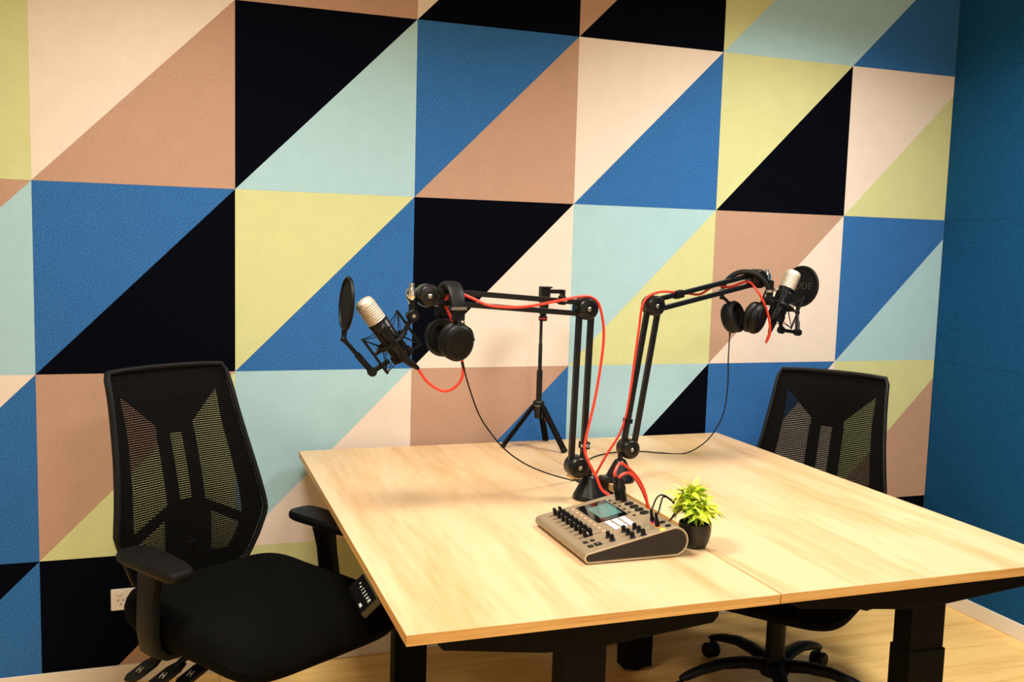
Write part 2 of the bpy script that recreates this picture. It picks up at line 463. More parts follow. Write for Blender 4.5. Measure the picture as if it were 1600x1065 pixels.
# ================================================================== DESKS
TZ, TT = 0.765, 0.022
DY0, DY1 = -1.638, -0.042
SY0, SY1 = -1.165, -0.535                      # cable scallop
def desk(label, xo, xi, colx_near, colx_far, panel):
    """xo outer edge, xi inner edge (at the seam)"""
    sg = 1 if xi > xo else -1
    t = thing('desk', label, 'desk', ((xo+xi)/2, (DY0+DY1)/2, 0), group=None)
    d = 0.044; rr = 0.04
    poly = [(xo, DY0), (xi, DY0)]
    for k in range(7):
        a = k/6*PI/2
        poly.append((xi - sg*d*math.sin(a), SY0 + rr*(1-math.cos(a))))
    for k in range(7):
        a = (6-k)/6*PI/2
        poly.append((xi - sg*d*math.sin(a), SY1 - rr*(1-math.cos(a))))
    poly += [(xi, DY1), (xo, DY1)]
    if sg < 0: poly = poly[::-1]
    MB().prism(poly, (0, 0, TZ), (1, 0, 0), (0, 1, 0), TT, 0, 1).build('tabletop', [M['oak'], M['oak_edge']], t, smooth=False, bevel=0.0012)
    zb = TZ - TT
    for (cx, cy) in ((colx_near, -1.53), (colx_far, -0.36)):
        # tapered cantilever bracket under the top
        L0, L1 = min(xo, xi)+0.08, max(xo, xi)-0.10
        if xi < xo: L0, L1 = xi+0.09, xo-0.02
        prof = [(L0, zb-0.001), (L0, zb-0.036), (L0+0.012, zb-0.050), (cx-0.09, zb-0.080), (cx+0.05, zb-0.080), (L1-0.014, zb-0.058), (L1, zb-0.044), (L1, zb-0.001)]
        MB().prism(prof, (0, cy-0.035, 0), (1, 0, 0), (0, 0, 1), 0.07).build('support_bracket', M['powder'], t, smooth=False, bevel=0.004)
        MB().box((cx, cy, (0.54+zb-0.05)/2), (0.098, 0.060, zb-0.05-0.54)).build('inner_column', M['powder'], t, smooth=False, bevel=0.003)
        MB().box((cx, cy, (0.012+0.555)/2), (0.106, 0.068, 0.543)).build('outer_column', M['powder'], t, smooth=False, bevel=0.003)
        MB().lathe([(0.026, 0.0005), (0.030, 0.004), (0.030, 0.013)], (cx, cy, 0)).build('glide', M['black'], t)
    cxm = (colx_near+colx_far)/2
    MB().bar((colx_near, -1.50, zb-0.03), (colx_far, -0.39, zb-0.03), 0.06, 0.05).build('crossbeam', M['powder'], t, smooth=False, bevel=0.003)
    if panel:
        # sit-stand control panel clipped under the outer edge, face tilted up and outwards
        X = Vector((0, -1, 0)); Yv = Vector((0.74, 0, 0.67)).normalized(); N = X.cross(Yv)
        o = Vector((0.790, -1.298, 0.728))
        p = MB().prism([(-0.078, -0.028), (0.078, -0.028), (0.078, 0.020), (-0.078, 0.020)], o, X, Yv, 0.016)
        p = p.build('control_panel', M['black_gloss'], t, smooth=False, bevel=0.002)
        p['label'] = 'black height control panel with white printed keys'
        keys = ['^', 'v', '1', '2', '3', '4', 'M']
        for i, ch in enumerate(keys):
            lettering(ch, 0.0125, o + X*(-0.045+i*0.0175) + N*0.0004, X, Yv, M['white'], t, 'key_print')
        lettering('ONE', 0.009, o + X*0.045 + Yv*(-0.020) + N*0.0004, X, Yv, M['white'], t, 'key_print')
    return t
desk('oak topped black legged standing desk on the left with the height control panel', 0.805, 1.610, 1.200, 1.120, True)
desk('oak topped black legged standing desk on the right beside the plain blue wall', 2.428, 1.6125, 2.085, 1.940, False)

# ================================================================== CHAIRS
def lerp_tab(tab, z):
    """tab sorted by first value"""
    if z <= tab[0][0]: return tab[0][1]
    for (a, fa), (b, fb) in zip(tab, tab[1:]):
        if z <= b:
            t = (z-a)/(b-a); return fa + (fb-fa)*t
    return tab[-1][1]
def smooth_tab(tab, n=8):
    P = catmull([(a, b, 0) for a, b in tab], n)
    return [(p.x, p.y) for p in P]
HW = [(0.52, 0.150), (0.535, 0.178), (0.60, 0.208), (0.665, 0.233), (0.68, 0.2345), (0.70, 0.232), (0.78, 0.219), (0.88, 0.204), (0.98, 0.193), (1.08, 0.1855), (1.093, 0.183), (1.10, 0.177)]
FC = smooth_tab([(0.52, -0.244), (0.60, -0.237), (0.68, -0.239), (0.76, -0.252), (0.86, -0.280), (0.96, -0.314), (1.04, -0.342), (1.10, -0.372)])
def back_pt(l, z, off=0.0):
    return Vector((lerp_tab(FC, z) + 0.45*l*l + off, l, z))
def hw(z): return lerp_tab(HW, z)

def chair(label, loc, rotz, group, dz=0.0, scale=1.0, spin=0.134, colf=0.05):
    t = thing('office_chair', label, 'chair', loc, rotz, group, local=True)
    # --- backrest frame: tube round the outline
    zs = [0.52 + 0.58*i/30 for i in range(31)]
    pts = [back_pt(hw(z), z, 0.004) for z in zs]
    pts += [back_pt(l, 1.101 + 0.004*(1-(l/0.182)**2), 0.004) for l in (0.12, 0.06, 0, -0.06, -0.12)]
    pts += [back_pt(-hw(z), z, 0.004) for z in reversed(zs)]
    pts += [back_pt(l, 0.517, 0.004) for l in (-0.10, -0.03, 0.03, 0.10)]
    fr = MB().tube(pts, 0.0075, 8, 1, closed=True).build('backrest_frame', M['black'], t)
    # --- solid shell behind the mesh: outline minus the openings
    sh = MB()
    def slab(z0, z1, fa, fb, n=4, m=4):
        """region between lateral bounds fa(z) and fb(z)"""
        for i in range(n):
            za, zb_ = z0+(z1-z0)*i/n, z0+(z1-z0)*(i+1)/n
            for j in range(m):
                c = []
                for z in (za, zb_):
                    for k in (j, j+1):
                        l = fa(z) + (fb(z)-fa(z))*k/m
                        c.append((l, z))
                fr_ = [back_pt(l, z, -0.012) for l, z in c]; bk = [back_pt(l, z, -0.020) for l, z in c]
                sh.add(fr_+bk, [(0, 1, 3, 2), (4, 6, 7, 5)])
                if j == 0: sh.add(fr_+bk, [(0, 2, 6, 4)])
                if j == m-1: sh.add(fr_+bk, [(1, 5, 7, 3)])
                if i == 0: sh.add(fr_+bk, [(0, 4, 5, 1)])
                if i == n-1: sh.add(fr_+bk, [(2, 3, 7, 6)])
    L = lambda za, a, zb_, b: (lambda z: a + (b-a)*(z-za)/(zb_-za))
    slab(1.035, 1.10, lambda z: -hw(z), hw, 3, 8)
    inn = [(0.942, 0.055), (1.035, 0.152)]
    out_ = [(0.54, 0.105), (0.575, 0.135), (0.66, 0.174), (0.75, 0.168), (0.86, 0.157), (0.942, 0.150), (1.035, 0.152)]
    O_ = lambda z: lerp_tab(out_, z)
    slab(0.942, 1.035, lambda z: -lerp_tab(inn, z), lambda z: lerp_tab(inn, z), 6, 6)
    slab(0.918, 0.942, lambda z: -0.056, lambda z: 0.056, 1, 4)
    for sg in (1, -1):
        slab(0.54, 1.035, lambda z: sg*O_(z), lambda z: sg*hw(z), 18, 2)
        slab(0.735, 0.918, lambda z: sg*0.020, lambda z: sg*0.058, 6, 2)
        up = [(0.665, 0.175), (0.725, 0.060)]; lo = [(0.63, 0.175), (0.69, 0.072)]
        slab(0.69, 0.725, lambda z: sg*0.0, lambda z: sg*lerp_tab(up, z), 3, 4)
        slab(0.665, 0.69, lambda z: sg*lerp_tab(lo, z), lambda z: sg*lerp_tab(up, z), 2, 3)
        slab(0.63, 0.665, lambda z: sg*lerp_tab(lo, z), lambda z: sg*0.178, 2, 3)
    slab(0.725, 0.735, lambda z: -0.058, lambda z: 0.058, 1, 4)
    slab(0.54, 0.69, lambda z: -0.072, lambda z: 0.072, 5, 4)
    slab(0.52, 0.54, lambda z: -hw(z), hw, 1, 6)
    sh.build('backrest_shell', M['shell'], t, ang=50)
    # --- woven mesh: fine horizontal threads with open gaps
    me_ = MB()
    z = 0.526
    while z < 1.098:
        H = hw(z) - 0.003; n = 10
        rings = []
        for i in range(n+1):
            l = -H + 2*H*i/n; p = back_pt(l, z, 0.0)
            rings.append([p + Vector((0.0007, 0, 0)), p + Vector((0, 0, 0.0027)), p + Vector((-0.0007, 0, 0)), p + Vector((0, 0, -0.0027))])
        me_.ring_stack(rings)
        z += 0.0061
    l = -0.23
    while l <= 0.231:
        zz = [q for q in [0.526 + 0.571*i/24 for i in range(25)] if hw(q)-0.003 > abs(l)]
        if len(zz) > 2:
            me_.ring_stack([[back_pt(l, q, 0.001) + Vector(d) for d in ((0.0006, 0, 0), (0, 0.0006, 0), (-0.0006, 0, 0), (0, -0.0006, 0))] for q in zz])
        l += 0.010
    g = me_.build('backrest_mesh', M['mesh'], t, smooth=False); g['kind'] = 'stuff'
    # --- seat cushion: rounded, waterfall front
    st = MB(); N = 56
    def outl(a, k):
        e = 0.34; c, s_ = math.cos(a), math.sin(a)
        x = math.copysign(abs(c)**e, c); yy = math.copysign(abs(s_)**e, s_)
        fx = 0.092 + 0.304*x*k; wy = (0.268 + 0.006*x)*yy*k
        return fx, wy
    def drop(f): return -0.045*max(0, (f-0.21)/0.20)**2 + 0.010*max(0, (-0.05-f)/0.14)
    SZ = 0.050
    rings = []
    for z_, k in ((0.405, 0.86), (0.412, 0.95), (0.430, 0.99), (0.452, 1.0), (0.470, 0.985), (0.481, 0.955), (0.488, 0.90), (0.491, 0.80), (0.492, 0.6), (0.490, 0.35), (0.489, 0.02)):
        ring = []
        for i in range(N):
            f, l_ = outl(2*PI*i/N, k)
            side = 0.010*(abs(l_)/0.27)**2
            ring.append((f, l_, SZ + z_ + drop(f)*(1 if z_ > 0.45 else 0.75) + (0.020*max(0, (f-0.02)/0.36) if z_ < 0.46 else 0) + (side if z_ > 0.47 else 0)))
        rings.append(ring)
    st.ring_stack(rings).build('seat', M['fabric'], t, ang=60)
    pan = MB()
    pan.ring_stack([[(outl(2*PI*i/N, k)[0], outl(2*PI*i/N, k)[1], SZ + z_ + 0.05*max(0, outl(2*PI*i/N, k)[0]-0.02) + 0.7*drop(outl(2*PI*i/N, k)[0])) for i in range(N)] for z_, k in ((0.385, 0.62), (0.39, 0.80), (0.407, 0.88))])
    pan.build('seat_pan', M['black'], t)
    # --- mechanism, spine, column, base
    mb = MB(); mb.box((0.02, 0, 0.362+SZ), (0.30, 0.13, 0.05)); mb.build('tilt_mechanism', M['black'], t, smooth=False, bevel=0.012)
    MB().tube([(-0.10, 0, 0.40), (-0.20, 0, 0.41), (-0.265, 0, 0.45), (-0.268, 0, 0.52), (-0.252, 0, 0.62)], lambda u: 0.034-0.010*u, 12, 5).build('spine', M['black'], t)
    MB().lathe([(0.030, 0.095), (0.030, 0.26), (0.027, 0.262), (0.027, 0.268), (0.0225, 0.27), (0.0225, 0.335+SZ)], (colf, 0, 0)).build('gas_column', M['black'], t)
    hb = MB().lathe([(0.042, 0.070), (0.046, 0.078), (0.046, 0.108), (0.036, 0.122), (0.032, 0.130)], (colf, 0, 0)).build('base_hub', M['black'], t)
    for k in range(5):
        a = 2*PI*k/5 + spin
        d = Vector((math.cos(a), math.sin(a), 0)); pr = Vector((-d.y, d.x, 0))
        rings = []
        for u in (0, 0.25, 0.5, 0.75, 0.92, 1.0):
            c = d*(0.035+0.275*u) + Vector((colf, 0, 0.103 + 0.016*math.sin(PI*min(1, u*1.05)) - 0.034*u*u))
            wd = 0.026 - 0.008*u; ht = 0.020 - 0.007*u
            if u == 1.0: wd *= 0.6; ht *= 0.6
            rings.append([c + pr*wd*math.cos(b) + Vector((0, 0, 1))*ht*math.sin(b) for b in [2*PI*i/12 for i in range(12)]])
        MB().ring_stack(rings).build('base_arm', M['black'], t)
        cc = d*0.305 + Vector((colf, 0, 0.027))
        cs = MB()
        for sgn in (-1, 1):
            ax = pr*sgn
            cs.lathe([(0.020, 0.006), (0.026, 0.009), (0.0265, 0.018), (0.022, 0.024)], cc, ax, 18)
        cs.cyl(cc, cc + Vector((0, 0, 0.05)), 0.006, n=10)
        cs.build('caster', M['black'], t)
    # --- arms with pads
    for sg in (1, -1):
        ar = MB()
        # support plate under the seat and upright post (flat, rounded section)
        rings = []
        path = [(0.03, sg*0.10, 0.446), (0.03, sg*0.20, 0.446), (0.03, sg*0.255, 0.448), (0.03, sg*0.280, 0.468), (0.026, sg*0.284, 0.515), (0.020, sg*0.279, 0.59), (0.014, sg*0.268, 0.670)]
        for i, p in enumerate(path):
            wd = (0.036, 0.036, 0.040, 0.042, 0.038, 0.036, 0.046)[i]; th = 0.014 if i < 3 else 0.017
            if i < 3: A, B = Vector((1, 0, 0)), Vector((0, 0, 1))
            elif i == 3: A, B = Vector((1, 0, 0)), Vector((0, sg*0.7, -0.7)).normalized()*(-1)
            else: A, B = Vector((1, 0, 0)), Vector((0, -sg, 0))
            rings.append([Vector(p) + A*wd*math.copysign(abs(math.cos(b))**0.6, math.cos(b)) + B*th*math.copysign(abs(math.sin(b))**0.6, math.sin(b)) for b in [2*PI*j/16 for j in range(16)]])
        ar.ring_stack(rings)
        ap = ar.build('armrest_post', M['black_soft'], t)
        pd = MB(); rings = []
        for z_, k in ((0.664, 0.70), (0.666, 0.86), (0.672, 0.98), (0.680, 1.0), (0.687, 0.975), (0.692, 0.91), (0.6925, 0.5)):
            ring = []
            for j in range(32):
                a = 2*PI*j/32; c, s_ = math.cos(a), math.sin(a)
                x = math.copysign(abs(c)**0.35, c); yy = math.copysign(abs(s_)**0.5, s_)
                ring.append((0.028 + 0.125*x*(0.6+0.4*k if k < 1 else 1), sg*0.264 + 0.046*yy*k*(1-0.12*x), z_ - 0.006*max(0, x)**2))
            rings.append(ring)
        pd.ring_stack(rings).build('armrest_pad', M['black_soft'], t, ang=50)
    # --- three adjustment paddles on the right-hand side
    for i, (f, l) in enumerate(((-0.050, -0.262), (0.022, -0.240), (0.062, -0.188))):
        lv = MB()
        tip = Vector((f, l, 0.378))
        root = Vector((f + 0.02, l + 0.085, 0.428))
        lv.tube([root, root*0.5+tip*0.5+Vector((0, 0, 0.006)), tip + (root-tip)*0.35], 0.008, 8, 4)
        X = Vector((1, 0.1, 0.12)).normalized(); dn = (tip-root).normalized()
        Y = -dn
        N_ = X.cross(Y).normalized()
        o = tip + Vector((0, 0.0, 0.0))
        lv.prism([(-0.012, 0.055), (0.012, 0.055), (0.025, 0.028), (0.025, -0.022), (0.012, -0.038), (-0.012, -0.038), (-0.025, -0.022), (-0.025, 0.028)], o + N_*0.004, X, Y, 0.009)
        lever = lv.build('lever', M['black'], t)
        lettering('H', 0.026, o + N_*0.0055, X, Y, M['white'], lever, 'logo')
    for ob in t.children:
        if not ob.name.startswith(('base_', 'caster', 'gas_')): ob.location.z += dz
    t.scale = (scale, scale, scale)
    return t
chair('black mesh backed office chair left of the desks, nearest the camera', (0.573, -0.690, 0), math.radians(-59), 'mesh office chairs')
chair('black mesh backed office chair behind the right desk near the blue wall', (2.401, -0.600, 0), math.radians(217.0), 'mesh office chairs', -0.119, 1.06, 0.44, 0.12)

# ================================================================== BOOM ARMS
def boom_arm(label, cone, piv, elb, tip, clamp_x, sg):
    """cone: base centre on the desk; piv, elb, tip: joint centres; sg: side the forearm points to"""
    cone = Vector(cone); piv = Vector(piv); elb = Vector(elb); tip = Vector(tip)
    t = thing('boom_arm', label, 'boom arm', tuple(cone))
    NY = Vector((0, -1, 0))
    MB().lathe([(0.046, 0.000), (0.046, 0.010), (0.044, 0.013), (0.020, 0.060), (0.016, 0.066), (0.012, 0.068)], cone, n=36).build('base_cone', M['black_metal'], t)
    MB().cyl(cone + Vector((0, 0, 0.060)), Vector((cone.x, cone.y, piv.z-0.012)), 0.0085).build('post', M['black_metal'], t)
    # clamp: C shape reaching down through the slot under the top
    cl = MB()
    e = Vector((clamp_x, cone.y-0.005, TZ))
    dirx = 1 if cone.x > clamp_x else -1
    cl.box((e.x - dirx*0.006, e.y, TZ-0.022), (0.016, 0.044, 0.072))
    cl.box(((cone.x+e.x)/2 - dirx*0.012, e.y, TZ+0.011), (abs(cone.x-e.x)+0.0, 0.040, 0.014))
    cl.box(((cone.x+e.x)/2, e.y, TZ-0.058), (abs(cone.x-e.x)+0.02, 0.040, 0.012))
    cl.cyl((cone.x, e.y, TZ-0.11), (cone.x, e.y, TZ-0.0235), 0.007)
    cl.lathe([(0.016, 0), (0.016, 0.006)], (cone.x, e.y, TZ-0.030))
    cl.build('clamp', M['black_metal'], t, smooth=False, bevel=0.003)
    # swivel cheek joining post and pivot
    MB().bar((cone.x, cone.y+0.004, piv.z-0.012), (piv.x, piv.y+0.004, piv.z), 0.018, 0.024).build('swivel_cheek', M['black_metal'], t, smooth=False, bevel=0.004)
    def pair(a, b, gap_a, gap_b, s, trim0, trim1, name):
        d = (b-a).normalized(); n = d.cross(NY).normalized()
        for k in (-1, 1):
            p = a + d*trim0 + n*k*gap_a; q = b - d*trim1 + n*k*gap_b
            MB().bar(p, q, s, s, up=tuple(n)).build(name, M['black_metal'], t, smooth=False, bevel=0.0016)
    pair(piv, elb, 0.018, 0.018, 0.0155, 0.012, 0.010, 'lower_bar')
    pair(elb, tip, 0.0155, 0.0155, 0.0145, 0.012, 0.020, 'upper_bar')
    for c, r, nm in ((piv, 0.031, 'pivot_knob'), (elb, 0.0315, 'elbow_knob'), (tip, 0.031, 'end_knob')):
        k = MB().lathe([(r*0.86, -0.026), (r, -0.022), (r, -0.006), (r, 0.012), (r*0.97, 0.020), (r*0.80, 0.026), (r*0.42, 0.028), (r*0.38, 0.025), (r*0.2, 0.025)], c, NY, 32).build(nm, M['black_metal'], t)
        MB().lathe([(0.0062, 0.024), (0.0062, 0.029), (0.004, 0.031)], c, NY, 12).build('bolt', M['steel'], k, origin=tuple(cone))
        MB().lathe([(0.0062, -0.024), (0.0062, -0.029), (0.004, -0.031)], c, NY, 6).build('nut', M['steel'], k, origin=tuple(cone))
    # springs inside the lower bars' gap are hidden; tension nose beyond the end knob
    d = (tip-elb).normalized(); d.z = 0; d.normalize()
    nose = tip + d*0.028
    MB().tube([tip, nose], lambda u: 0.020-0.009*u, 12, 3).build('nose', M['black_metal'], t)
    ch = MB().lathe([(0.005, 0.032), (0.007, 0.030), (0.007, 0.020), (0.014, 0.016), (0.0165, 0.004), (0.014, -0.010), (0.010, -0.014), (0.010, -0.022)], nose + d*0.014, (0, 0, 1), 20)
    ch.build('threaded_end', M['chrome'], t)['label'] = 'chrome threaded mounting end'
    # cable clips on the bars
    d1 = (elb-piv).normalized(); n1 = d1.cross(NY).normalized()
    d2 = (tip-elb).normalized(); n2 = d2.cross(NY).normalized()
    return t, nose + d*0.014, d1, n1, d2, n2

LC, LP, LE, LT = (1.524, -0.835, TZ), (1.481, -0.840, 0.862), (1.491, -0.840, 1.309), (1.037, -0.840, 1.341)
RC, RP, RE, RT = (1.703, -0.665, TZ), (1.731, -0.660, 0.864), (1.800, -0.655, 1.306), (2.205, -0.595, 1.392)
armL, endL, d1, n1, d2, n2 = boom_arm('black two bar boom arm holding the left microphone, bent out over the left desk', LC, LP, LE, LT, 1.571, -1)
armR, endR, e1, m1, e2, m2 = boom_arm('black two bar boom arm holding the right microphone, reaching towards the right chair', RC, RP, RE, RT, 1.651, 1)
# strap clips
def clip_on(arm, c, d, n, size, text=None):
    b = MB().box(c, size, Matrix((d, n, d.cross(n))).transposed()).build('cable_clip', M['black'], arm, smooth=False, bevel=0.002)
    return b
V = Vector
c0 = V(LP) + d1*0.058 - n1*(-0.018)
sgn = 1 if n1.x > 0 else -1
cL = V(LP) + d1*0.060 + n1*sgn*0.020
clip_on(armL, cL, d1, n1, (0.020, 0.026, 0.026))
lettering('RØDE', 0.0125, cL + V((0, -0.0135, 0)), (1, 0, -0.02), (0, 0, 1), M['white'], armL, 'strap_print')
cL2 = V(LE) + (V(LT)-V(LE)).normalized()*0.072 + V((0, 0, 0.017))
clip_on(armL, cL2, d2, n2, (0.016, 0.024, 0.024))
lettering('RØDE', 0.008, cL2 + V((0, -0.0125, 0)), (1, 0, 0), (0, 0, 1), M['white'], armL, 'strap_print')
cR2 = V(RE) + (V(RT)-V(RE)).normalized()*0.095 + V((0, 0, 0.015))
clip_on(armR, cR2, e2, m2, (0.030, 0.024, 0.024))
cR1 = V(RP) + e1*0.085 - m1*(1 if m1.x > 0 else -1)*0.018
clip_on(armR, cR1, e1, m1, (0.014, 0.024, 0.024))

# ================================================================== MICROPHONES with shock mounts and pop filters
def frame(A, hint=(0, -1, 0)):
    A = Vector(A).normalized(); H = Vector(hint); U = (H - A*H.dot(A)).normalized(); W_ = A.cross(U)
    return A, U, W_
def microphone(label, head, base):
    head = V(head); base = V(base); A = (head-base).normalized(); Lm = (head-base).length
    t = thing('microphone', label, 'microphone', tuple(base), group='studio microphones')
    r = 0.0265
    MB().lathe([(0.016, 0.0), (0.022, 0.003), (r-0.002, 0.010), (r, 0.016), (r, Lm*0.62), (r-0.001, Lm*0.63)], base, A, 32).build('body', M['black_metal'], t)
    MB().lathe([(r+0.0012, Lm*0.60), (r+0.0012, Lm*0.635), (r, Lm*0.64)], base, A, 32).build('collar', M['black'], t)
    gr = MB(); prof = [(r-0.001, Lm*0.635)]
    for i in range(9):                       # ribbed wire head
        h = Lm*(0.645 + 0.25*i/8); prof += [(r, h), (r-0.0012, h+0.003)]
    prof += [(r-0.0015, Lm*0.945), (r-0.005, Lm*0.975), (r-0.012, Lm*0.992), (0.004, Lm)]
    gr.lathe(prof, base, A, 32).build('grille', M['grille'], t)['label'] = 'pale nickel wire grille'
    MB().lathe([(0.0035, 0), (0.004, 0.001), (0.0035, 0.002)], base + A*Lm*0.55 + frame(A)[1]*(r), frame(A)[1], 12).build('badge', M['steel'], t)
    return t, A, Lm

def shock_mount(label, base, A, Lm, joint, uside):
    """cradle round the mic: ring, four outer rods, four inner rods, elastic cords"""
    base = V(base); joint = V(joint)
    t = thing('shock_mount', label, 'shock mount', tuple(base), group='microphone shock mounts')
    A, U, W_ = frame(A)
    c = base + A*Lm*0.30
    ringr = 0.042
    MB().tube([c + (U*math.cos(a) + W_*math.sin(a))*ringr for a in [2*PI*k/20 for k in range(20)]], 0.0058, 8, 2, closed=True).build('ring', M['black'], t)
    MB().lathe([(0.0295, -0.010), (0.031, -0.006), (0.031, 0.008), (0.0275, 0.012), (0.0270, -0.010)], base + A*0.012, A, 28).build('thread_cup', M['black'], t)
    angs = [uside + PI/4*k for k in (-1.15, 1.15, 2.85, 5.15)]
    for a in angs:
        D = U*math.cos(a) + W_*math.sin(a)
        MB().bar(c + D*0.061 - A*0.060, c + D*0.061 + A*0.055, 0.0085, 0.0055, up=tuple(D)).build('outer_rod', M['black'], t, smooth=False, bevel=0.001)
        MB().bar(c + D*ringr, c + D*0.061, 0.008, 0.008, up=tuple(A)).build('rod_arm', M['black'], t, smooth=False, bevel=0.001)
    for a in angs:
        b = a + 0.62
        D = U*math.cos(b) + W_*math.sin(b)
        MB().bar(c + D*0.034 - A*0.052, c + D*0.034 + A*0.040, 0.006, 0.004, up=tuple(D)).build('inner_rod', M['black'], t, smooth=False, bevel=0.001)
    cords = []
    for i, a in enumerate(angs):
        D0 = U*math.cos(a) + W_*math.sin(a)
        for db in (0.62, angs[i-1]+0.62-a):
            D1 = U*math.cos(a+db) + W_*math.sin(a+db)
            for h0, h1 in ((0.052, 0.036), (-0.057, -0.048), (0.052, -0.012), (-0.057, 0.006)):
                MB().tube([c + D0*0.062 + A*h0, c + D1*0.035 + A*h1], 0.0013, 6, 1).build('elastic_cord', M['black'], t)
    # arm up to the swivel joint on the boom end
    Dj = (joint - c); Dj = (Dj - A*Dj.dot(A)).normalized()
    MB().bar(c + Dj*0.040, joint, 0.012, 0.012).build('mount_arm', M['black'], t, smooth=False, bevel=0.002)
    return t, c, U, W_

def stand_swivel(t, joint, top):
    joint = V(joint); top = V(top)
    MB().lathe([(0.014, -0.013), (0.0165, -0.010), (0.0165, 0.010), (0.014, 0.013)], joint, (0, -1, 0), 20).build('swivel_joint', M['black'], t)
    MB().lathe([(0.005, 0.013), (0.005, 0.015)], joint, (0, -1, 0), 10).build('joint_screw', M['steel'], t)
    k = MB(); k.cyl(joint + V((0, 0, 0.010)), V((joint.x, joint.y, top.z-0.006)), 0.0105, 0.012)
    k.bar(V((joint.x, joint.y, top.z-0.012)), V((top.x+0.0001, top.y, top.z-0.012)), 0.02, 0.016)
    k.build('thread_adapter', M['black'], t)

def pop_filter(label, c, n, stem_pts, base, text=False):
    c = V(c); n = V(n).normalized()
    t = thing('pop_filter', label, 'pop filter', tuple(V(stem_pts[-1])), group='pop filters')
    up = V((0, 0, 1)); U = up.cross(n).normalized(); Wv = n.cross(U).normalized()
    r = 0.0665
    MB().tube([c + (U*math.cos(a) + Wv*math.sin(a))*r for a in [2*PI*k/32 for k in range(32)]], 0.0048, 8, 2, closed=True).build('hoop', M['black'], t)
    gz = MB().lathe([(0.0635, -0.0008), (0.0635, 0.0008)], c, n, 40).build('gauze', M['gauze'], t)
    # fine raised concentric wires of the metal screen
    wr = MB()
    for k in range(1, 11):
        rr = 0.006*k
        wr.tube([c - n*0.001 + (U*math.cos(a) + Wv*math.sin(a))*rr for a in [2*PI*j/28 for j in range(28)]], 0.0005, 4, 1, closed=True)
    g = wr.build('gauze_wires', M['gauze'], t); g['kind'] = 'stuff'
    if text:
        lettering('RØDE', 0.034, c - n*0.0022, U*-1, Wv, M['gauze_text'], t, 'gauze_print')
    st = [V(p) for p in stem_pts]; st[0] = c - Wv*(r+0.024)
    MB().cyl(c - Wv*r, c - Wv*(r+0.020), 0.008, 0.006, 12).build('neck', M['black'], t)
    MB().ball(st[0], 0.0085).build('ball_joint', M['black'], t)
    MB().tube(st[:2], 0.0055, 10, 1).build('stem', M['black'], t)
    MB().tube([st[0].lerp(st[1], 0.45), st[1]], 0.0080, 10, 1).build('stem_sleeve', M['black'], t)
    MB().lathe([(0.011, -0.011), (0.012, -0.008), (0.012, 0.008), (0.011, 0.011)], st[1], (0, -1, 0), 18).build('elbow_joint', M['black'], t)
    b = MB().bar(st[1], st[2], 0.012, 0.012)
    for p, q in zip(st[2:], st[3:]):
        b.lathe([(0.012, -0.009), (0.0125, -0.006), (0.0125, 0.006), (0.012, 0.009)], p, (0, -1, 0), 16)
        b.bar(p, q, 0.011, 0.011)
    b.build('bracket', M['black'], t, smooth=False, bevel=0.002)
    return t

# left
LH, LB = (0.863, -0.840, 1.329), (0.978, -0.840, 1.175)
mL, A, Lm = microphone('black studio microphone with pale grille, tilted left at the left boom arm end', LH, LB)
jL = (0.998, -0.842, 1.288)
sL, c, U, W_ = shock_mount('black elastic shock mount round the left microphone', LB, A, Lm, jL, 0.9)
stand_swivel(sL, jL, endL)
pop_filter('black round pop filter seen edge on in front of the left microphone', (0.824, -0.845, 1.318), (-0.998, -0.06, 0.07),
           [(0.838, -0.845, 1.232), (0.891, -0.850, 1.143), (0.936, -0.845, 1.170)], None)
# right
RH, RB = (2.352, -0.590, 1.421), (2.283, -0.590, 1.256)
mR, A2, Lm2 = microphone('black studio microphone with pale grille, upright at the right boom arm end', RH, RB)
jR = (2.247, -0.610, 1.322)
sR, c2, U2, W2 = shock_mount('black elastic shock mount round the right microphone', RB, A2, Lm2, jR, 0.2)
stand_swivel(sR, jR, endR)
pop_filter('black round pop filter seen nearly face on behind the right microphone', (2.428, -0.525, 1.366), (0.93, 0.30, -0.12),
           [(2.418, -0.530, 1.278), (2.392, -0.570, 1.213), (2.318, -0.583, 1.222), (2.303, -0.590, 1.285)], None, text=True)

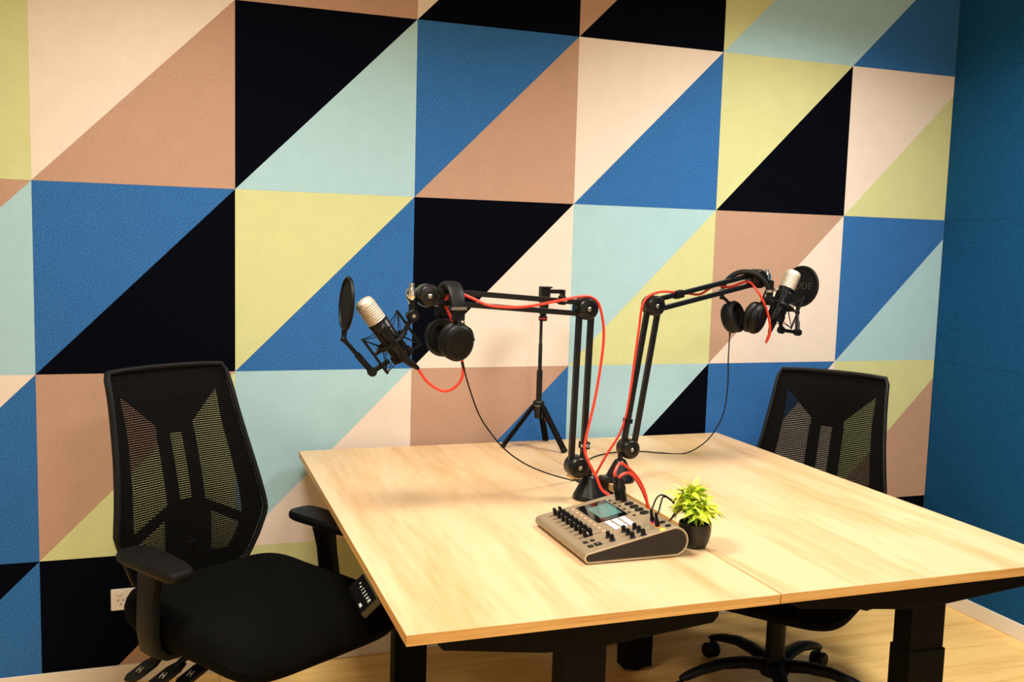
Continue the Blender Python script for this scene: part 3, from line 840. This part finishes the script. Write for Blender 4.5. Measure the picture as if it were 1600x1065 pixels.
# ================================================================== HEADPHONES
def headphones(label, ctop, u, tilt, half, drop, cord, cup_tilt=0.18, cup_half=None, cup_yaw=0.0):
    """ctop: top of the band; u: lateral axis; half: half width at the cups; drop: cup centre below the top"""
    ctop = V(ctop); u = V(u).normalized(); up = V((0, 0, 1)); fw = up.cross(u).normalized()
    t = thing('headphones', label, 'headphones', tuple(ctop), group='hung headphones')
    # padded band: half ellipse strap
    rings = []
    R0, H0 = half*1.02, 0.072
    for i in range(25):
        a = PI*i/24
        p = ctop + u*(-math.cos(a)*R0) + up*(math.sin(a)*H0 - H0)
        nrm = (u*(-math.cos(a)/R0) + up*(math.sin(a)/H0)).normalized()
        tk = 0.0065 + 0.002*math.sin(a); wd = 0.019 + 0.003*math.sin(a)
        rings.append([p + nrm*tk*math.copysign(abs(math.sin(b))**0.7, math.sin(b)) + fw*wd*math.copysign(abs(math.cos(b))**0.7, math.cos(b)) for b in [2*PI*j/14 for j in range(14)]])
    MB().ring_stack(rings).build('headband', M['leather'], t)
    for sg in (-1, 1):
        side = ctop + u*sg*R0 - up*H0
        cc = ctop + u*sg*(cup_half or half*0.92) - up*drop
        MB().box(side + u*sg*0.002 + up*0.012, (0.018, 0.042, 0.008), Matrix((u, fw, up)).transposed()).build('adjuster', M['steel'], t, smooth=False, bevel=0.002)['label'] = 'steel band adjuster'
        MB().box(side - up*0.006, (0.014, 0.034, 0.028), Matrix((u, fw, up)).transposed()).build('slider_block', M['black'], t, smooth=False, bevel=0.003)
        yk = MB().bar(side - up*0.010, cc + u*sg*0.012 + up*0.046, 0.010, 0.010)
        yk.tube([cc + u*sg*0.016 + up*0.045 + fw*0.0, cc + u*sg*0.016 + fw*0.030 + up*0.034, cc + u*sg*0.010 + fw*0.044 + up*0.004], 0.0035, 8, 4)
        yk.tube([cc + u*sg*0.016 + up*0.045, cc + u*sg*0.016 - fw*0.030 + up*0.034, cc + u*sg*0.010 - fw*0.044 + up*0.004], 0.0035, 8, 4)
        yk.build('yoke', M['black'], t)
        # cup: oval shell facing outwards, pad on the inside
        axh = (u*math.cos(cup_yaw) - fw*math.sin(cup_yaw))*sg
        ax = (axh + up*(-cup_tilt)).normalized(); e1_ = (up.cross(axh*sg)).normalized(); e2_ = ax.cross(e1_).normalized()
        if e2_.dot(up) < 0: e2_ = -e2_
        def oval(k, h): return [cc + ax*h + e1_*0.044*k*math.cos(b) + e2_*0.051*k*math.sin(b) for b in [2*PI*j/28 for j in range(28)]]
        MB().ring_stack([oval(0.90, -0.004), oval(0.98, 0.0), oval(1.0, 0.006), oval(0.97, 0.014), oval(0.86, 0.021), oval(0.66, 0.025), oval(0.60, 0.0245), oval(0.3, 0.026), oval(0.02, 0.0265)]).build('ear_cup', M['black'], t)
        MB().ring_stack([oval(0.95, -0.003), oval(1.03, -0.009), oval(1.03, -0.017), oval(0.94, -0.024), oval(0.78, -0.024), oval(0.66, -0.018), oval(0.62, -0.006), oval(0.02, -0.006)]).build('ear_pad', M['leather'], t)
        if sg == 1: MB().tube([side + u*0.004 - up*0.008 + fw*0.004, side + u*0.014 - up*0.024 + fw*0.012, cc + u*0.014 + up*0.044], 0.0015, 6, 5).build('link_wire', M['black'], t)
    cd = MB().tube(cord, 0.0021, 8, 6).build('cord', M['black'], t)
    MB().cyl(cord[0], V(cord[0]) + (V(cord[1])-V(cord[0])).normalized()*0.022, 0.0038, 0.003, 10).build('strain_relief', M['black'], t)
    return t
CORD_L = [(1.120, -0.895, 1.170), (1.147, -0.875, 1.100), (1.183, -0.850, 1.024), (1.226, -0.820, 0.967), (1.288, -0.780, 0.904), (1.362, -0.740, 0.852), (1.448, -0.700, 0.810), (1.555, -0.640, 0.768), (1.600, -0.640, 0.755), (1.615, -0.660, 0.700)]
CORD_R = [(2.138, -0.557, 1.224), (2.154, -0.530, 1.122), (2.176, -0.500, 1.031), (2.193, -0.460, 0.935), (2.191, -0.420, 0.865), (2.165, -0.385, 0.805), (2.098, -0.371, 0.768), (2.013, -0.342, 0.768), (1.955, -0.308, 0.768), (1.844, -0.306, 0.768), (1.734, -0.374, 0.768), (1.650, -0.500, 0.768), (1.615, -0.580, 0.760), (1.612, -0.600, 0.700)]
headphones('black over ear headphones hanging on the left boom arm', (1.098, -0.842, 1.372), (0.10, -0.995, 0), 0, 0.060, 0.148, CORD_L)
headphones('black over ear headphones hanging on the right boom arm', (2.160, -0.600, 1.414), (0.86, -0.51, 0), 0, 0.072, 0.150, CORD_R, 0.30, 0.036, 0.55)

# ================================================================== RED MICROPHONE CABLES
def mic_cable(label, pts, plug_dir_pt, xlr_top, loop, st_base, nrm):
    pts = [V(p) for p in pts]
    t = thing('microphone_cable', label, 'cable', tuple(pts[-1]), group='red microphone cables')
    p0 = V(plug_dir_pt)
    MB().lathe([(0.0095, 0), (0.0098, 0.022), (0.0078, 0.034), (0.006, 0.042), (0.0045, 0.048)], p0, pts[0]-p0, 18).build('plug', M['black'], t)
    MB().tube([p0 + (pts[0]-p0).normalized()*0.044] + (pts if (pts[0]-p0).length > 0.060 else pts[1:]), 0.0039, 10, 6).build('cord', M['red_cable'], t)
    b = V(st_base); n = V(nrm).normalized(); L = (V(xlr_top)-b).length; n = (V(xlr_top)-b).normalized()
    MB().lathe([(0.0085, 0.0), (0.0092, 0.004), (0.0092, L*0.45), (0.0105, L*0.5), (0.0100, L*0.62), (0.0070, L*0.80), (0.0060, L)], b, n, 18).build('plug', M['black_metal'], t)
    MB().tube(loop, 0.0039, 10, 6).build('cord', M['red_cable'], t)
    return t
RED_L = [(1.019, -0.840, 1.146), (1.041, -0.845, 1.112), (1.082, -0.850, 1.088), (1.117, -0.850, 1.099), (1.137, -0.845, 1.129), (1.137, -0.835, 1.172), (1.125, -0.835, 1.238), (1.103, -0.840, 1.281), (1.087, -0.840, 1.319), (1.093, -0.840, 1.341), (1.110, -0.855, 1.355), (1.123, -0.868, 1.348), (1.155, -0.870, 1.335), (1.200, -0.868, 1.318), (1.264, -0.866, 1.313), (1.319, -0.866, 1.317), (1.375, -0.866, 1.327), (1.416, -0.866, 1.335), (1.462, -0.860, 1.343), (1.497, -0.855, 1.343), (1.523, -0.855, 1.324), (1.538, -0.855, 1.278), (1.543, -0.855, 1.224), (1.536, -0.855, 1.143), (1.524, -0.855, 1.061), (1.506, -0.862, 0.990), (1.491, -0.872, 0.942), (1.487, -0.880, 0.913), (1.500, -0.880, 0.881), (1.525, -0.880, 0.838), (1.542, -0.885, 0.801), (1.578, -0.890, 0.775), (1.600, -0.900, 0.740), (1.610, -0.900, 0.680)]
RED_R = [(2.250, -0.600, 1.184), (2.246, -0.625, 1.217), (2.227, -0.640, 1.270), (2.205, -0.640, 1.318), (2.182, -0.630, 1.358), (2.167, -0.600, 1.382), (2.098, -0.605, 1.364), (2.039, -0.615, 1.368), (1.982, -0.620, 1.341), (1.933, -0.625, 1.343), (1.868, -0.645, 1.348), (1.818, -0.655, 1.348), (1.776, -0.660, 1.332), (1.758, -0.660, 1.301), (1.752, -0.660, 1.242), (1.741, -0.660, 1.143), (1.731, -0.660, 1.044), (1.719, -0.660, 0.965), (1.700, -0.655, 0.905), (1.666, -0.645, 0.844), (1.641, -0.630, 0.785), (1.625, -0.615, 0.740), (1.615, -0.620, 0.680)]
LOOP1 = [(1.478, -1.098, 0.890), (1.475, -1.098, 0.905), (1.500, -1.074, 0.922), (1.525, -1.061, 0.911), (1.560, -1.050, 0.882), (1.585, -1.045, 0.848), (1.605, -1.036, 0.801), (1.612, -1.020, 0.740), (1.612, -1.020, 0.680)]
LOOP2 = [(1.482, -1.119, 0.892), (1.480, -1.119, 0.900), (1.505, -1.106, 0.904), (1.530, -1.090, 0.893), (1.565, -1.064, 0.859), (1.588, -1.052, 0.825), (1.602, -1.054, 0.788), (1.610, -1.045, 0.740), (1.610, -1.045, 0.680)]
X1B, X1T, X2B, X2T = [(1.490, -1.098, 0.833), (1.477, -1.098, 0.894), (1.494, -1.119, 0.834), (1.481, -1.119, 0.896)]
mic_cable('red cable clipped along the left boom arm, plugged into the mixer', RED_L, LB, X1T, LOOP1, X1B, (0, 0, 1))
mic_cable('red cable clipped along the right boom arm, plugged into the mixer', RED_R, RB, X2T, LOOP2, X2B, (0, 0, 1))

# ================================================================== AUDIO MIXER
mx = thing('audio_mixer', 'champagne coloured audio mixing console with lit pads on the left desk', 'audio mixer', (1.40, -1.21, TZ))
MY0, MY1 = -1.363, -1.050                       # user's right end, user's left end
P0 = V((1.285, -1.018, 0.791)); ES = V((0.215, 0, 0.044)).normalized(); ET = V((0, -1, 0)); EN = ES.cross(ET)
if EN.z < 0: EN = -EN
def ST(s, t, h=0.0): return P0 + ES*s + ET*t + EN*h
def profile(d):
    """side outline (x,z), inset by d"""
    out = []
    fc, fr_ = (1.2915, 0.7795), 0.0125 - d
    rc, rr = (1.5090, 0.8020), 0.0345 - d
    for k in range(9):
        a = math.radians(258) - math.radians(160)*k/8          # front nose
        out.append((fc[0] + fr_*math.cos(a), fc[1] + fr_*math.sin(a)))
    for k in range(17):
        a = math.radians(101) - math.radians(185)*k/16
        out.append((rc[0] + rr*math.cos(a), rc[1] + rr*math.sin(a)))
    return out
MB().prism(profile(0.0), (0, MY0, 0), (1, 0, 0), (0, 0, 1), (MY1-MY0)).build('shell', M['champagne'], mx, ang=30)
for ysd, dep in ((MY0, 0.003), (MY1, -0.003)):
    rm = MB(); a, b = profile(0.0), profile(0.0028); n = len(a); sg = -1 if dep > 0 else 1
    rm.ring_stack([[V((p[0], ysd, p[1])) for p in a], [V((p[0], ysd+sg*0.0016, p[1])) for p in profile(0.0004)], [V((p[0], ysd+sg*0.0016, p[1])) for p in b], [V((p[0], ysd, p[1])) for p in b]], cap=False)
    rm.build('rim', M['rim'], mx)
    pl = profile(0.0052)
    MB().prism(pl, (0, ysd - (0.0004 if dep > 0 else -0.0014), 0), (1, 0, 0), (0, 0, 1), -0.001).build('side_panel', M['mixer_side'], mx)
for fx in (1.31, 1.50):
    for fy in (MY0+0.03, MY1-0.03):
        MB().lathe([(0.007, 0.0002), (0.008, 0.004)], (fx, fy, TZ)).build('foot', M['black'], mx)
RT_ = Matrix((ES, ET, EN)).transposed()
def pad(name, s, t, ss, tt, h, m, parent=mx, bev=0.0008):
    return MB().box(ST(s, t, h/2), (ss, tt, h), RT_).build(name, m, parent, smooth=False, bevel=bev, origin=(1.40, -1.21, TZ))
for i in range(8):
    tt = 0.062 + 0.0268*i
    pad('fader_slot', 0.050, tt, 0.060, 0.0016, 0.0004, M['slot'], bev=0)
    f = pad('fader_cap', 0.045, tt, 0.022, 0.0105, 0.004, M['black'])
    for ds in (-0.0075, 0.0075):
        pad('fader_lip', 0.045+ds, tt, 0.0065, 0.0125, 0.018, M['black'], f)
    pad('fader_line', 0.045, tt, 0.002, 0.0085, 0.009, M['white'], f, 0)
    pad('mute_light', 0.0872, 0.062+0.0268*i, 0.0055, 0.012, 0.0012, M['led'])
for s_, t_, a, b in ((0.024, 0.283, 0.011, 0.013), (0.042, 0.283, 0.010, 0.013), (0.024, 0.312, 0.012, 0.015), (0.043, 0.312, 0.017, 0.018)):
    bt = pad('button', s_, t_, a, b, 0.0016, M['black'])
    pad('button_print', s_, t_, a*0.35, b*0.35, 0.0019, M['grey_print'], bt, 0)
sc = pad('screen', 0.1395, 0.124, 0.083, 0.138, 0.0014, M['screen_glass'])
sp = pad('screen_picture', 0.145, 0.128, 0.058, 0.088, 0.0017, M['screen_lit'], sc, 0)
for i in range(3):
    for j in range(3):
        pad('pad', 0.1185 + 0.0198*i, 0.209 + 0.0222*j, 0.0138, 0.0172, 0.0028, M['pad'])
for (s_, t_) in ((0.0794, 0.292), (0.0784, 0.316), (0.1498, 0.290), (0.1498, 0.313), (0.1489, 0.337), (0.1232, 0.286), (0.1228, 0.310), (0.1219, 0.334)):
    MB().lathe([(0.0075, 0), (0.0075, 0.0015), (0.0055, 0.003), (0.0048, 0.014), (0.0040, 0.015), (0.001, 0.015)], ST(s_, t_), EN, 16).build('knob', M['black'], mx)
for k in range(4):
    z_ = ST(0.215, 0.128+0.0279*k)
    MB().lathe([(0.0118, 0), (0.0118, 0.0016), (0.0100, 0.0020), (0.0096, 0.0008), (0.002, 0.0008)], z_, EN, 24).build('input_socket', M['black'], mx)
    MB().box(ST(0.203, 0.121+0.0279*k, 0.0006), (0.003, 0.003, 0.0012), RT_).build('socket_light', M['white'], mx, smooth=False)
for k in range(6):
    pad('square_button', 0.1885, 0.070+0.0279*k, 0.0065, 0.0085, 0.0014, M['black'])
for (s_, t_, m) in ((0.199, 0.2874, 'orange'), (0.1976, 0.3142, 'orange'), (0.1971, 0.3390, 'yellow'), (0.1755, 0.2856, 'clear'), (0.1752, 0.3131, 'clear'), (0.1754, 0.3366, 'clear')):
    MB().lathe([(0.0070, 0), (0.0070, 0.0014), (0.0048, 0.0018), (0.0045, 0.0006), (0.001, 0.0006)], ST(s_, t_), EN, 20).build('dial_ring', M[m], mx)
for (s_, t_) in ((0.2180, 0.299), (0.2180, 0.327)):
    MB().lathe([(0.0075, 0), (0.0075, 0.0016), (0.0045, 0.0018), (0.0035, 0.0004), (0.001, 0.0004)], ST(s_, t_), EN, 18).build('jack_socket', M['black'], mx)
# two small jack leads
JB = [ST(0.199, 0.2874, 0.001), ST(0.1976, 0.3142, 0.001)]
JC = [[(1.485, -1.289, 0.861), (1.500, -1.281, 0.884), (1.520, -1.270, 0.888), (1.545, -1.263, 0.875), (1.565, -1.262, 0.848), (1.600, -1.160, 0.775), (1.612, -1.130, 0.730)], [(1.490, -1.312, 0.859), (1.505, -1.295, 0.877), (1.525, -1.270, 0.883), (1.555, -1.252, 0.870), (1.575, -1.257, 0.844), (1.605, -1.150, 0.775), (1.612, -1.120, 0.730)]]
for k, (b, ring, lb) in enumerate(((JB[0], 'magenta', 'thin black jack lead with magenta ring on the mixer'), (JB[1], 'orange', 'thin black jack lead without magenta ring on the mixer'))):
    t = thing('jack_lead', lb, 'cable', tuple(b))
    MB().lathe([(0.0060, 0), (0.0060, 0.006)], b, EN, 16).build('ring', M[ring] if k == 0 else M['black'], t)
    MB().lathe([(0.0056, 0.006), (0.0056, 0.012), (0.0042, 0.016), (0.0036, 0.030), (0.0024, 0.034)], b, EN, 16).build('plug', M['black'], t)
    MB().tube([b + EN*0.030] + [V(p) for p in JC[k]], 0.0021, 8, 6).build('cord', M['black'], t)

# ================================================================== PLANT
px, py = 1.596, -1.303
pl = thing('potted_plant', 'small lime green artificial plant in a black pot beside the mixer', 'plant', (px, py, TZ))
MB().lathe([(0.026, 0.0003), (0.029, 0.003), (0.034, 0.014), (0.0385, 0.034), (0.0395, 0.052), (0.0385, 0.060), (0.0360, 0.060), (0.0355, 0.050), (0.002, 0.050)], (px, py, TZ), n=40).build('pot', M['pot'], pl)
MB().lathe([(0.0350, 0.0), (0.026, 0.006), (0.012, 0.009), (0.001, 0.010)], (px, py, TZ+0.050), n=24).build('filler', M['soil'], pl)
ctr = V((px-0.004, py, TZ+0.062))
# three leaf meshes shared by every leaf (tip along +x)
def leaf_mesh(L, wd, bend, m):
    b = MB(); n = 6
    vs = []; fs = []
    for i in range(n+1):
        u = i/n; x = L*u
        ww = wd*(math.sin(PI*min(1, u*0.93+0.07))**0.8) if i < n else 0.0004
        z = -bend*u*u*L + 0.10*L*math.sin(PI*u)
        vs += [(x, -ww, z+ww*0.45), (x, 0, z), (x, ww, z+ww*0.45)]
    for i in range(n):
        a = i*3
        fs += [(a, a+1, a+4, a+3), (a+1, a+2, a+5, a+4)]
    vs += [(p[0], p[1], p[2]-0.0006) for p in vs]
    k = (n+1)*3
    fs += [tuple(j+k for j in reversed(f)) for f in fs[:n*2]]
    b.add(vs, fs)
    o = b.build('leaf', m, None, ang=80); me = o.data
    bpy.data.objects.remove(o)
    return me
LM = [leaf_mesh(0.036, 0.0080, 0.45, M['leaf']), leaf_mesh(0.031, 0.0068, 0.65, M['leaf2']), leaf_mesh(0.034, 0.0074, 0.35, M['leaf3']), leaf_mesh(0.040, 0.0066, 0.75, M['leaf'])]
stems = MB(); nleaf = 0
for s_i in range(32):
    a = 2*PI*s_i/26*5.0 + rnd.uniform(-0.3, 0.3)
    el = math.radians(rnd.choice([8, 25, 45, 65, 85]) + rnd.uniform(-10, 10))
    D = V((math.cos(a)*math.cos(el), math.sin(a)*math.cos(el), math.sin(el)))
    tipL = 0.046*(0.8+0.4*rnd.random()) * (1.2 if el > 0.9 else 0.95)
    p0 = V((px, py, TZ+0.057)); p1 = ctr + D*tipL + V((0, 0, 0.012))
    stems.tube([p0, p0.lerp(p1, 0.5)+V((0, 0, 0.008)), p1], 0.0012, 5, 3)
    for k in range(9):
        f = 0.40 + 0.60*k/8
        pos = p0.lerp(p1, f) + V((0, 0, 0.008*4*f*(1-f)))
        yaw = a + rnd.uniform(-1.9, 1.9) if k < 8 else a
        pit = el*0.55 + rnd.uniform(-0.5, 0.5) if k < 8 else el*0.9
        dirv = V((math.cos(yaw)*math.cos(pit), math.sin(yaw)*math.cos(pit), math.sin(pit)))
        if dirv.dot(D) < -0.1: dirv = (dirv + D*1.0).normalized()
        pitch = math.asin(max(-1, min(1, dirv.z))); yw = math.atan2(dirv.y, dirv.x)
        me = LM[rnd.choice([0, 0, 1, 2, 2, 3, 3])]
        sc_ = rnd.uniform(0.70, 1.0)
        R = Matrix.Rotation(yw, 4, 'Z') @ Matrix.Rotation(-pitch, 4, 'Y') @ Matrix.Rotation(rnd.uniform(-0.8, 0.8), 4, 'X') @ Matrix.Scale(sc_, 4)
        o = bpy.data.objects.new('leaf', me); COL.objects.link(o); o.parent = pl
        o.matrix_basis = Matrix.Translation(pos - V((px, py, TZ))) @ R
        nleaf += 1
stems.build('stems', M['stem'], pl)

# ================================================================== TABLETOP TRIPOD
tc = V((1.628, -0.150, TZ))
tp = thing('tabletop_tripod', 'small black phone tripod standing on the desk near the back wall', 'tripod', tuple(tc))
hub = V((1.628, -0.150, 0.915))
MB().lathe([(0.014, -0.045), (0.016, -0.020), (0.020, -0.012), (0.021, 0.0), (0.021, 0.012), (0.017, 0.018)], hub, n=28).build('hub', M['black_metal'], tp)
MB().lathe([(0.0212, -0.001), (0.0212, 0.002)], hub, n=28).build('hub_ring', M['steel'], tp)
for fx, fy in ((1.502, -0.134), (1.686, -0.266), (1.697, -0.055)):
    F = V((fx, fy, TZ+0.004)); H = hub + (V((fx, fy, hub.z))-hub).normalized()*0.018
    d = (F-H); pr = V((0, 0, 1)).cross(d).normalized()
    lg = MB().bar(H, F, 0.022, 0.011, up=tuple(d.cross(pr))).build('leg', M['powder'], tp, smooth=False, bevel=0.002)
    MB().bar(H.lerp(F, 0.93), F, 0.0235, 0.0125, up=tuple(d.cross(pr))).build('foot', M['black'], lg, smooth=False, bevel=0.002, origin=tuple(tc))
MB().lathe([(0.011, -0.010), (0.013, -0.006), (0.013, 0.006), (0.008, 0.010)], hub + V((0.025, -0.024, -0.040)), (0.6, -0.8, 0), 18).build('locking_knob', M['black'], tp)
MB().lathe([(0.0132, -0.003), (0.0132, 0.001)], hub + V((0.025, -0.024, -0.040)), (0.6, -0.8, 0), 18).build('red_ring', M['red_mark'], tp)['label'] = 'red ring'
MB().lathe([(0.0105, 0.015), (0.0105, 0.125), (0.0085, 0.127), (0.0068, 0.128), (0.0068, 0.22), (0.0055, 0.222), (0.0055, 0.305)], hub, n=18).build('centre_column', M['black_metal'], tp)
hz = V((1.634, -0.150, 1.228))
MB().lathe([(0.013, -0.012), (0.015, -0.009), (0.015, 0.004), (0.010, 0.008)], hz, n=20).build('head_collar', M['black'], tp)
MB().lathe([(0.0153, -0.006), (0.0153, 0.0)], hz, n=20).build('red_ring', M['red_mark'], tp)
MB().ball(hz + V((0, 0, 0.022)), 0.0165).build('ball_head', M['black'], tp)
MB().lathe([(0.005, 0.0), (0.005, 0.018)], hz + V((0, -0.008, 0.022)), (0, -1, 0), 10).build('head_screw', M['steel'], tp)
MB().box((1.636, -0.150, 1.270), (0.028, 0.024, 0.030)).build('neck', M['black'], tp, smooth=False, bevel=0.003)
ph = MB(); ph.box((1.637, -0.150, 1.308), (0.034, 0.030, 0.052)); ph.box((1.676, -0.150, 1.320), (0.060, 0.020, 0.014)); ph.box((1.704, -0.152, 1.310), (0.012, 0.030, 0.034)); ph.box((1.640, -0.152, 1.334), (0.040, 0.034, 0.006))
ph.build('phone_clamp', M['black'], tp, smooth=False, bevel=0.002)
